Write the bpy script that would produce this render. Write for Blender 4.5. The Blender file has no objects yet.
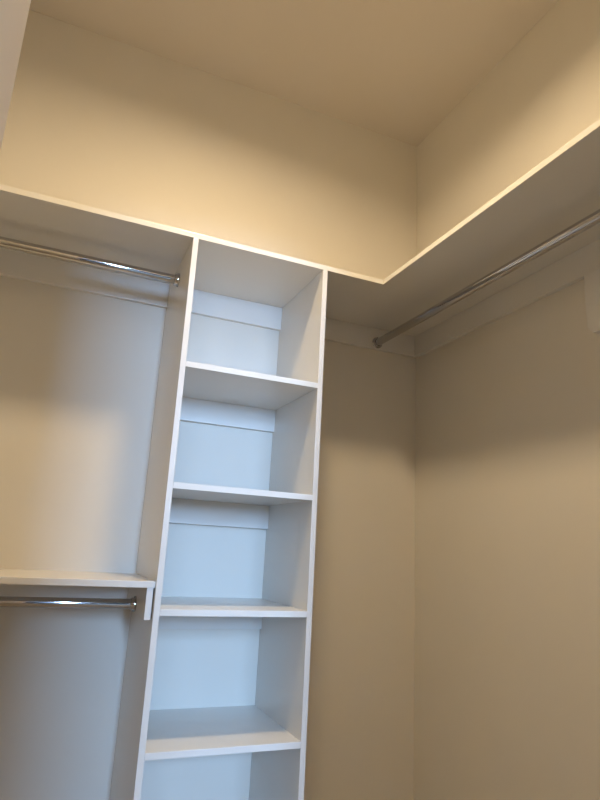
import bpy, bmesh, math, json
from mathutils import Vector, Matrix

SC = bpy.context.scene
COL = SC.collection

# ---------------------------------------------------------------- dimensions (metres, floor at z = 0)
TOP = 2.080                       # top of the high shelf
D = 0.4066                        # shelf depth
T = 0.0175                        # board thickness
CT = 0.0186                       # cleat thickness
XA, XB, XC, XD = 0.0, 0.0173, 0.4541, 0.4714    # tower side panels
XW = 1.1036                       # right wall
XL = -0.820                       # left wall
XR = 0.6926                       # front edge of the right leg of the high shelf
CEIL = TOP + 0.972
YF = -1.900                       # inner face of the front wall
TW = 0.120                        # wall thickness
SHELF_Z = [TOP - 0.4239, TOP - 0.7882, TOP - 1.1339, TOP - 1.4855]
LOW_Z = TOP - 1.0628
YLOW = -0.3900
ROD_Y, ROD_Z, ROD_R = -0.212, TOP - 0.0835, 0.0158
LROD_Z, LROD_R = TOP - 1.1395, 0.0142
JX0, JX1 = -0.3440, 0.345         # door opening
DOOR_H = 2.16
LAMP_POWER = 360.0
SKY_POWER = 182.0
BY = -6.9                         # far wall of the room outside the door

# ---------------------------------------------------------------- materials
def new_mat(name):
    m = bpy.data.materials.new(name); m.use_nodes = True
    return m, m.node_tree.nodes, m.node_tree.links, m.node_tree.nodes['Principled BSDF']

def paint(name, rgb, rough, bump=0.0, scale=300.0, spec=0.5, var=0.02, rvar=0.01):
    m, n, l, b = new_mat(name)
    tc = n.new('ShaderNodeTexCoord')
    no = n.new('ShaderNodeTexNoise'); no.inputs['Scale'].default_value = 6.0; no.inputs['Detail'].default_value = 4
    l.new(tc.outputs['Object'], no.inputs['Vector'])
    mx = n.new('ShaderNodeMix'); mx.data_type = 'RGBA'
    mx.inputs['A'].default_value = (*[c * (1 - var) for c in rgb], 1)
    mx.inputs['B'].default_value = (*[min(1, c * (1 + var)) for c in rgb], 1)
    l.new(no.outputs['Fac'], mx.inputs['Factor']); l.new(mx.outputs['Result'], b.inputs['Base Color'])
    mr = n.new('ShaderNodeMapRange'); mr.inputs['To Min'].default_value = rough - rvar; mr.inputs['To Max'].default_value = rough + rvar
    l.new(no.outputs['Fac'], mr.inputs['Value']); l.new(mr.outputs['Result'], b.inputs['Roughness'])
    b.inputs['Specular IOR Level'].default_value = spec
    if bump:
        n2 = n.new('ShaderNodeTexNoise'); n2.inputs['Scale'].default_value = scale; n2.inputs['Detail'].default_value = 3
        l.new(tc.outputs['Object'], n2.inputs['Vector'])
        bp = n.new('ShaderNodeBump'); bp.inputs['Strength'].default_value = bump; bp.inputs['Distance'].default_value = 0.001
        l.new(n2.outputs['Fac'], bp.inputs['Height']); l.new(bp.outputs['Normal'], b.inputs['Normal'])
    return m

def metal(name, rgb, rough):
    m, n, l, b = new_mat(name)
    tc = n.new('ShaderNodeTexCoord'); no = n.new('ShaderNodeTexNoise'); no.inputs['Scale'].default_value = 40
    l.new(tc.outputs['Object'], no.inputs['Vector'])
    mr = n.new('ShaderNodeMapRange'); mr.inputs['To Min'].default_value = rough * .7; mr.inputs['To Max'].default_value = rough * 1.3
    l.new(no.outputs['Fac'], mr.inputs['Value']); l.new(mr.outputs['Result'], b.inputs['Roughness'])
    b.inputs['Base Color'].default_value = (*rgb, 1); b.inputs['Metallic'].default_value = 1
    return m

def glow(name, rgb, strength):
    m, n, l, b = new_mat(name)
    b.inputs['Base Color'].default_value = (.9, .9, .88, 1)
    b.inputs['Emission Color'].default_value = (*rgb, 1); b.inputs['Emission Strength'].default_value = strength
    return m

M_WALL = paint('cream_wall_paint', (.66, .632, .575), .60, .12, 350, .35)
M_CEIL = paint('ceiling_paint', (.57, .53, .48), .75, .15, 300, .25)
M_WHITE = paint('white_semigloss_paint', (.70, .69, .665), .25, .03, 120, .5, .008, .006)
M_TRIM = paint('trim_paint', (.70, .69, .67), .45, .03, 120, .5, .008, .006)
M_JAMB = paint('cream_jamb_paint', (.88, .76, .63), .5, .03, 120, .4, .008, .006)
M_CHROME = metal('polished_chrome', (.52, .51, .51), .06)
M_STEEL = metal('dark_steel_screw', (.22, .21, .20), .30)
M_FLOOR = paint('floor_carpet', (.42, .37, .31), .9, .6, 900, .1, .12)
M_ROOM = paint('room_wall_paint', (.15, .145, .14), .7, .1, 350, .3)
M_LAMP = glow('warm_lamp_diffuser', (1.0, .755, .455), LAMP_POWER)
M_LAMPBODY = paint('lamp_body_enamel', (.82, .82, .80), .4)

# ---------------------------------------------------------------- mesh helpers
def bx(bm, x0, x1, y0, y1, z0, z1, bevel=0.0):
    r = bmesh.ops.create_cube(bm, size=1.0)
    vs = r['verts']
    for v in vs:
        v.co = Vector(((x0 + x1) / 2 + v.co.x * (x1 - x0), (y0 + y1) / 2 + v.co.y * (y1 - y0), (z0 + z1) / 2 + v.co.z * (z1 - z0)))
    if bevel:
        es = {e for v in vs for e in v.link_edges}
        bmesh.ops.bevel(bm, geom=list(es), offset=bevel, segments=2, profile=.7, affect='EDGES')

def prism(bm, pts, axis, a, b, bevel=0.0):
    """extrude a 2-D outline along an axis ('x': pts are (y,z); 'z': pts are (x,y))"""
    def P(p, k):
        return (k, p[0], p[1]) if axis == 'x' else (p[0], p[1], k)
    lo = [bm.verts.new(P(p, a)) for p in pts]; hi = [bm.verts.new(P(p, b)) for p in pts]
    n = len(pts); fs = [bm.faces.new(lo[::-1]), bm.faces.new(hi)]
    for i in range(n):
        fs.append(bm.faces.new((lo[i], lo[(i + 1) % n], hi[(i + 1) % n], hi[i])))
    bmesh.ops.recalc_face_normals(bm, faces=fs)
    if bevel:
        es = {e for f in fs for e in f.edges}
        bmesh.ops.bevel(bm, geom=list(es), offset=bevel, segments=2, profile=.7, affect='EDGES')

def lathe(bm, prof, axis, origin, seg=48):
    """revolve (radius, distance) pairs about an axis through origin"""
    ax = Vector(axis).normalized(); u = ax.orthogonal().normalized(); w = ax.cross(u)
    rings = []
    for r, h in prof:
        c = Vector(origin) + ax * h
        if r < 1e-6: rings.append([bm.verts.new(c)])
        else: rings.append([bm.verts.new(c + (u * math.cos(2 * math.pi * i / seg) + w * math.sin(2 * math.pi * i / seg)) * r) for i in range(seg)])
    fs = []
    for A, B in zip(rings, rings[1:]):
        for i in range(seg):
            j = (i + 1) % seg
            if len(A) == 1 and len(B) == 1: continue
            if len(A) == 1: fs.append(bm.faces.new((A[0], B[i], B[j])))
            elif len(B) == 1: fs.append(bm.faces.new((A[i], A[j], B[0])))
            else: fs.append(bm.faces.new((A[i], A[j], B[j], B[i])))
    bmesh.ops.recalc_face_normals(bm, faces=fs)

def obj(name, bm, mat, parent=None, smooth=False, label=None):
    me = bpy.data.meshes.new(name); bm.to_mesh(me); bm.free()
    if smooth:
        for p in me.polygons: p.use_smooth = True
        me.set_sharp_from_angle(angle=math.radians(35))
    me.materials.append(mat)
    o = bpy.data.objects.new(name, me); COL.objects.link(o)
    if parent is not None:
        o.parent = parent
        o.matrix_parent_inverse = Matrix.Translation(parent.location).inverted()
    if label: o['label'] = label
    return o

def box(name, mat, parent, *b, bevel=.0012, label=None):
    bm = bmesh.new(); bx(bm, *b, bevel=bevel); return obj(name, bm, mat, parent, label=label)

def thing(name, label, cat, loc, group=None):
    o = bpy.data.objects.new(name, None); COL.objects.link(o); o.location = loc
    o.empty_display_size = .1
    o['label'] = label; o['category'] = cat
    if group: o['group'] = group
    return o

def struct(name, mat, *boxes, bevel=0.0, parent=None):
    bm = bmesh.new()
    for b in boxes: bx(bm, *b, bevel=bevel)
    o = obj(name, bm, mat, parent)
    if parent is None: o['kind'] = 'structure'
    return o

# ---------------------------------------------------------------- the room
struct('wall_back', M_WALL, (XL - TW, XW + TW, 0, TW, 0, CEIL))
struct('wall_right', M_WALL, (XW, XW + TW, YF, 0, 0, CEIL))
struct('wall_left', M_WALL, (XL - TW, XL, YF, 0, 0, CEIL))
struct('wall_front', M_WALL, (XL - TW, JX0 - .018, YF - TW, YF, 0, CEIL), (JX1 + .018, XW + TW, YF - TW, YF, 0, CEIL),
       (JX0 - .018, JX1 + .018, YF - TW, YF, DOOR_H + .018, CEIL))
struct('ceiling', M_CEIL, (XL - TW, XW + TW, YF - TW, TW, CEIL, CEIL + .1))
struct('floor', M_FLOOR, (-3.0, 2.6, BY, TW, -.1, 0))
bh, bt = .13, .014
struct('baseboard_back', M_TRIM, (XL, XA, -bt, 0, 0, bh), (XB, XC, -bt, 0, 0, bh), (XD, XW, -bt, 0, 0, bh), bevel=.002)
struct('baseboard_right', M_TRIM, (XW - bt, XW, YF, -bt, 0, bh), bevel=.002)
struct('baseboard_left', M_TRIM, (XL, XL + bt, YF, -bt, 0, bh), bevel=.002)

# doorway: jamb boards with their stops, casing on the closet side
fr = struct('door_1', M_JAMB, (JX0 - .018, JX0, YF - TW, YF, 0, DOOR_H + .018), (JX1, JX1 + .018, YF - TW, YF, 0, DOOR_H + .018),
            (JX0, JX1, YF - TW, YF, DOOR_H, DOOR_H + .018), bevel=.0015)
st0, st1 = YF - .112, YF - .074
sp = .006
struct('door_stop', M_JAMB, (JX0, JX0 + sp, st0, st1, 0, DOOR_H), (JX1 - sp, JX1, st0, st1, 0, DOOR_H),
       (JX0 + sp, JX1 - sp, st0, st1, DOOR_H - sp, DOOR_H), bevel=.0015, parent=fr)
cw = .060
struct('trim_1', M_TRIM, (JX0 - .006 - cw, JX0 - .008, YF, YF + .014, 0, DOOR_H + .008 + cw), (JX1 + .008, JX1 + .008 + cw, YF, YF + .014, 0, DOOR_H + .008 + cw),
       (JX0 - .008, JX1 + .008, YF, YF + .014, DOOR_H + .008, DOOR_H + .008 + cw), bevel=.002)

# the room outside the doorway, daylight through its window
RC = 3.40
WX0, WX1, WZ0, WZ1 = -.45, .25, 1.45, 3.05
struct('wall_bedroom_left', M_ROOM, (-3.1, -3.0, BY, YF - TW, 0, RC))
struct('wall_bedroom_right', M_ROOM, (2.6, 2.7, BY, YF - TW, 0, RC))
struct('wall_bedroom_near', M_ROOM, (-3.1, XL - TW, YF - TW - .1, YF - TW, 0, RC), (XW + TW, 2.7, YF - TW - .1, YF - TW, 0, RC))
struct('wall_bedroom_window', M_ROOM, (-3.1, WX0, BY - TW, BY, 0, RC), (WX1, 2.7, BY - TW, BY, 0, RC), (WX0, WX1, BY - TW, BY, 0, WZ0), (WX0, WX1, BY - TW, BY, WZ1, RC))
struct('daylight_blocker_wall', M_ROOM, (-3.0, -.10, -3.42, -3.30, 0, RC))  # unseen wall added to cut off the left side of the daylight beam
struct('ceiling_bedroom', M_ROOM, (-3.1, 2.7, BY - TW, YF - TW, RC, RC + .1))
f = .045
struct('window_1', M_TRIM, (WX0, WX0 + f, BY - .09, BY - .04, WZ0, WZ1), (WX1 - f, WX1, BY - .09, BY - .04, WZ0, WZ1),
       (WX0 + f, WX1 - f, BY - .09, BY - .04, WZ0, WZ0 + f), (WX0 + f, WX1 - f, BY - .09, BY - .04, WZ1 - f, WZ1),
       (WX0 + f, WX1 - f, BY - .09, BY - .04, (WZ0 + WZ1) / 2 - .02, (WZ0 + WZ1) / 2 + .02), bevel=.003)

# ---------------------------------------------------------------- high L-shaped shelf
hi = thing('corner_shelf', 'long white L-shaped top shelf running above the cubby tower and along the right wall', 'shelf', (XD, -D, TOP - T))
bm = bmesh.new()
prism(bm, [(XL, 0), (XL, -D), (XR, -D), (XR, YF), (XW, YF), (XW, 0)], 'z', TOP - T, TOP, .0012)
obj('shelf_board', bm, M_WHITE, hi)
HC = .0925
zt, zc = TOP - T, TOP - T - HC
box('wall_cleat', M_WHITE, hi, XL + CT, XA, -CT, 0, zc, zt)
box('wall_cleat', M_WHITE, hi, XB, XC, -CT, 0, zc, zt)
box('wall_cleat', M_WHITE, hi, XD, XW - CT, -CT, 0, zc, zt)
box('wall_cleat', M_WHITE, hi, XW - CT, XW, YF, 0, zc, zt)
box('wall_cleat', M_WHITE, hi, XL, XL + CT, -D + .01, 0, zc, zt)
bm = bmesh.new()
by0, by1, bz, ch = -.922, -1.024, TOP - .299, .019
prism(bm, [(by0, zc), (by0, bz + ch * 1.25), (by0 - ch, bz), (by1 + ch, bz), (by1, bz + ch * 1.25), (by1, zc)], 'x', XW - CT, XW, .0012)
obj('bracket_block', bm, M_WHITE, hi, label='upright backing block with clipped lower corners')

# ---------------------------------------------------------------- cubby tower
tw = thing('shelf_tower', 'tall white open cubby tower with four shelves in middle of back wall', 'shelving', ((XA + XD) / 2, -D / 2, 0))
box('side_panel', M_WHITE, tw, XA, XB, -D, 0, 0, zt, bevel=.0015)
box('side_panel', M_WHITE, tw, XC, XD, -D, 0, 0, zt, bevel=.0015)
C2 = .0845
for z in SHELF_Z:
    box('shelf', M_WHITE, tw, XB, XC, -D, 0, z - T, z)
    box('shelf_cleat', M_WHITE, tw, XB, XC, -CT, 0, z - T - C2, z - T)

# ---------------------------------------------------------------- low shelf, left of the tower
lo = thing('low_shelf', 'short white shelf left of the cubby tower, above the lower chrome rod', 'shelf', (XL / 2, YLOW, LOW_Z - T))
box('shelf_board', M_WHITE, lo, XL, XA, YLOW, 0, LOW_Z - T, LOW_Z)
box('wall_cleat', M_WHITE, lo, XL + CT, XA - CT, -CT, 0, LOW_Z - T - HC, LOW_Z - T)
box('side_cleat', M_WHITE, lo, XA - .0207, XA - .0030, YLOW + .003, -CT, LOW_Z - T - .084, LOW_Z - T)
box('side_cleat', M_WHITE, lo, XL, XL + CT, YLOW + .003, -CT, LOW_Z - T - .084, LOW_Z - T)

# ---------------------------------------------------------------- chrome rods
def rod(label, p0, p1, r):
    p0, p1 = Vector(p0), Vector(p1)
    d = (p1 - p0); L = d.length; d.normalize()
    t = thing('closet_rod', label, 'rod', tuple((p0 + p1) / 2), 'chrome hanging rods')
    bm = bmesh.new()
    lathe(bm, [(0, .004), (r, .004), (r, L - .004), (0, L - .004)], d, p0)
    obj('tube', bm, M_CHROME, t, True)
    for p, s in ((p0, 1), (p1, -1)):
        bm = bmesh.new(); R = r + .0085
        # round wall plate with a raised cup that holds the tube end
        lathe(bm, [(0, 0), (R, 0), (R, .0022), (R - .0015, .0036), (r + .0042, .0045), (r + .0036, .0135), (r + .0028, .0145), (r + .0004, .0145), (r + .0004, .005)], d * s, p)
        fl = obj('flange', bm, M_CHROME, t, True)
        up = Vector((0, 0, 1))
        for sg in (1, -1):
            bm = bmesh.new()
            c = p + up * sg * (r + .0058)
            lathe(bm, [(.0032, .002), (.0032, .0052), (.0022, .0062), (0, .0064)], d * s, c, 16)
            obj('screw', bm, M_STEEL, fl, True, label='dark screw head')
    return t
rod('upper left chrome closet rod under top shelf, left of the cubby tower', (XL + CT, ROD_Y, ROD_Z), (XA, ROD_Y, ROD_Z), ROD_R)
rod('lower left chrome closet rod just below the short low shelf', (XL + CT, ROD_Y, LROD_Z), (XA - .0207, ROD_Y, LROD_Z), LROD_R)
rod('long chrome closet rod along the right wall beneath the top shelf', (.8945, -CT, ROD_Z), (.8945, YF, ROD_Z), ROD_R)

# ---------------------------------------------------------------- ceiling lamp (warm)
LX, LY, LZ, LR = .16, -1.005, TOP + .785, .085
lp = thing('ceiling_light', 'round white ceiling light with warm glowing diffuser', 'lamp', (LX, LY, CEIL))
AX = Vector((-.05, 0, -1.0)).normalized()         # the head sits a touch off plumb
HC_ = Vector((LX, LY, LZ))
bm = bmesh.new()
lathe(bm, [(0, 0), (.055, 0), (.055, .010), (.045, .016), (.014, .020), (.014, CEIL - LZ - .085), (0, CEIL - LZ - .085)], (0, 0, -1), (LX, LY, CEIL), 48)
obj('ceiling_plate', bm, M_LAMPBODY, lp, True)
bm = bmesh.new()
lathe(bm, [(0, -.095), (LR - .02, -.095), (LR + .008, -.075), (LR + .010, .006), (LR + .004, .008), (LR + .002, -.004), (LR + .002, -.02), (0, -.02)], AX, HC_, 64)
obj('lamp_head', bm, M_LAMPBODY, lp, True)
bm = bmesh.new()
lathe(bm, [(LR, -.006), (LR, 0), (0, 0)], AX, HC_, 64)
obj('diffuser', bm, M_LAMP, lp, label='warm glowing round diffuser')

# ---------------------------------------------------------------- daylight: sky through the window
w = bpy.data.worlds.new('sky'); SC.world = w; w.use_nodes = True
bg = w.node_tree.nodes['Background']
bg.inputs['Color'].default_value = (.37, .62, 1.0, 1)
bg.inputs['Strength'].default_value = SKY_POWER
la = bpy.data.lights.new('window_portal', 'AREA'); la.shape = 'RECTANGLE'; la.size = WX1 - WX0; la.size_y = WZ1 - WZ0
la.cycles.is_portal = True
lo_ = bpy.data.objects.new('window_portal', la); COL.objects.link(lo_)
lo_.location = ((WX0 + WX1) / 2, BY - .1, (WZ0 + WZ1) / 2); lo_.rotation_euler = (math.radians(90), 0, 0)

# ---------------------------------------------------------------- camera
cam = bpy.data.cameras.new('camera'); co = bpy.data.objects.new('camera', cam); COL.objects.link(co)
cam.sensor_fit = 'VERTICAL'; cam.sensor_height = 24.0; cam.lens = 24.0 * 594.79 / 800; cam.clip_start = .01
y, p, r = (math.radians(a) for a in (22.3024, 14.0932, 3.1282))
F = Vector((math.sin(y) * math.cos(p), math.cos(y) * math.cos(p), math.sin(p)))
Rt = Vector((math.cos(y), -math.sin(y), 0)); Up = Rt.cross(F)
R2 = Rt * math.cos(r) + Up * math.sin(r); U2 = -Rt * math.sin(r) + Up * math.cos(r)
m = Matrix((R2, U2, -F)).transposed().to_4x4(); m.translation = Vector((-.31011, -2.12299, TOP - .95626))
co.matrix_world = m
SC.camera = co

vs = SC.view_settings
vs.view_transform = 'Standard'; vs.look = 'None'; vs.exposure = 0.0; vs.gamma = 1.0; vs.use_curve_mapping = False
SC.cycles.max_bounces = 16; SC.cycles.diffuse_bounces = 10; SC.cycles.glossy_bounces = 6
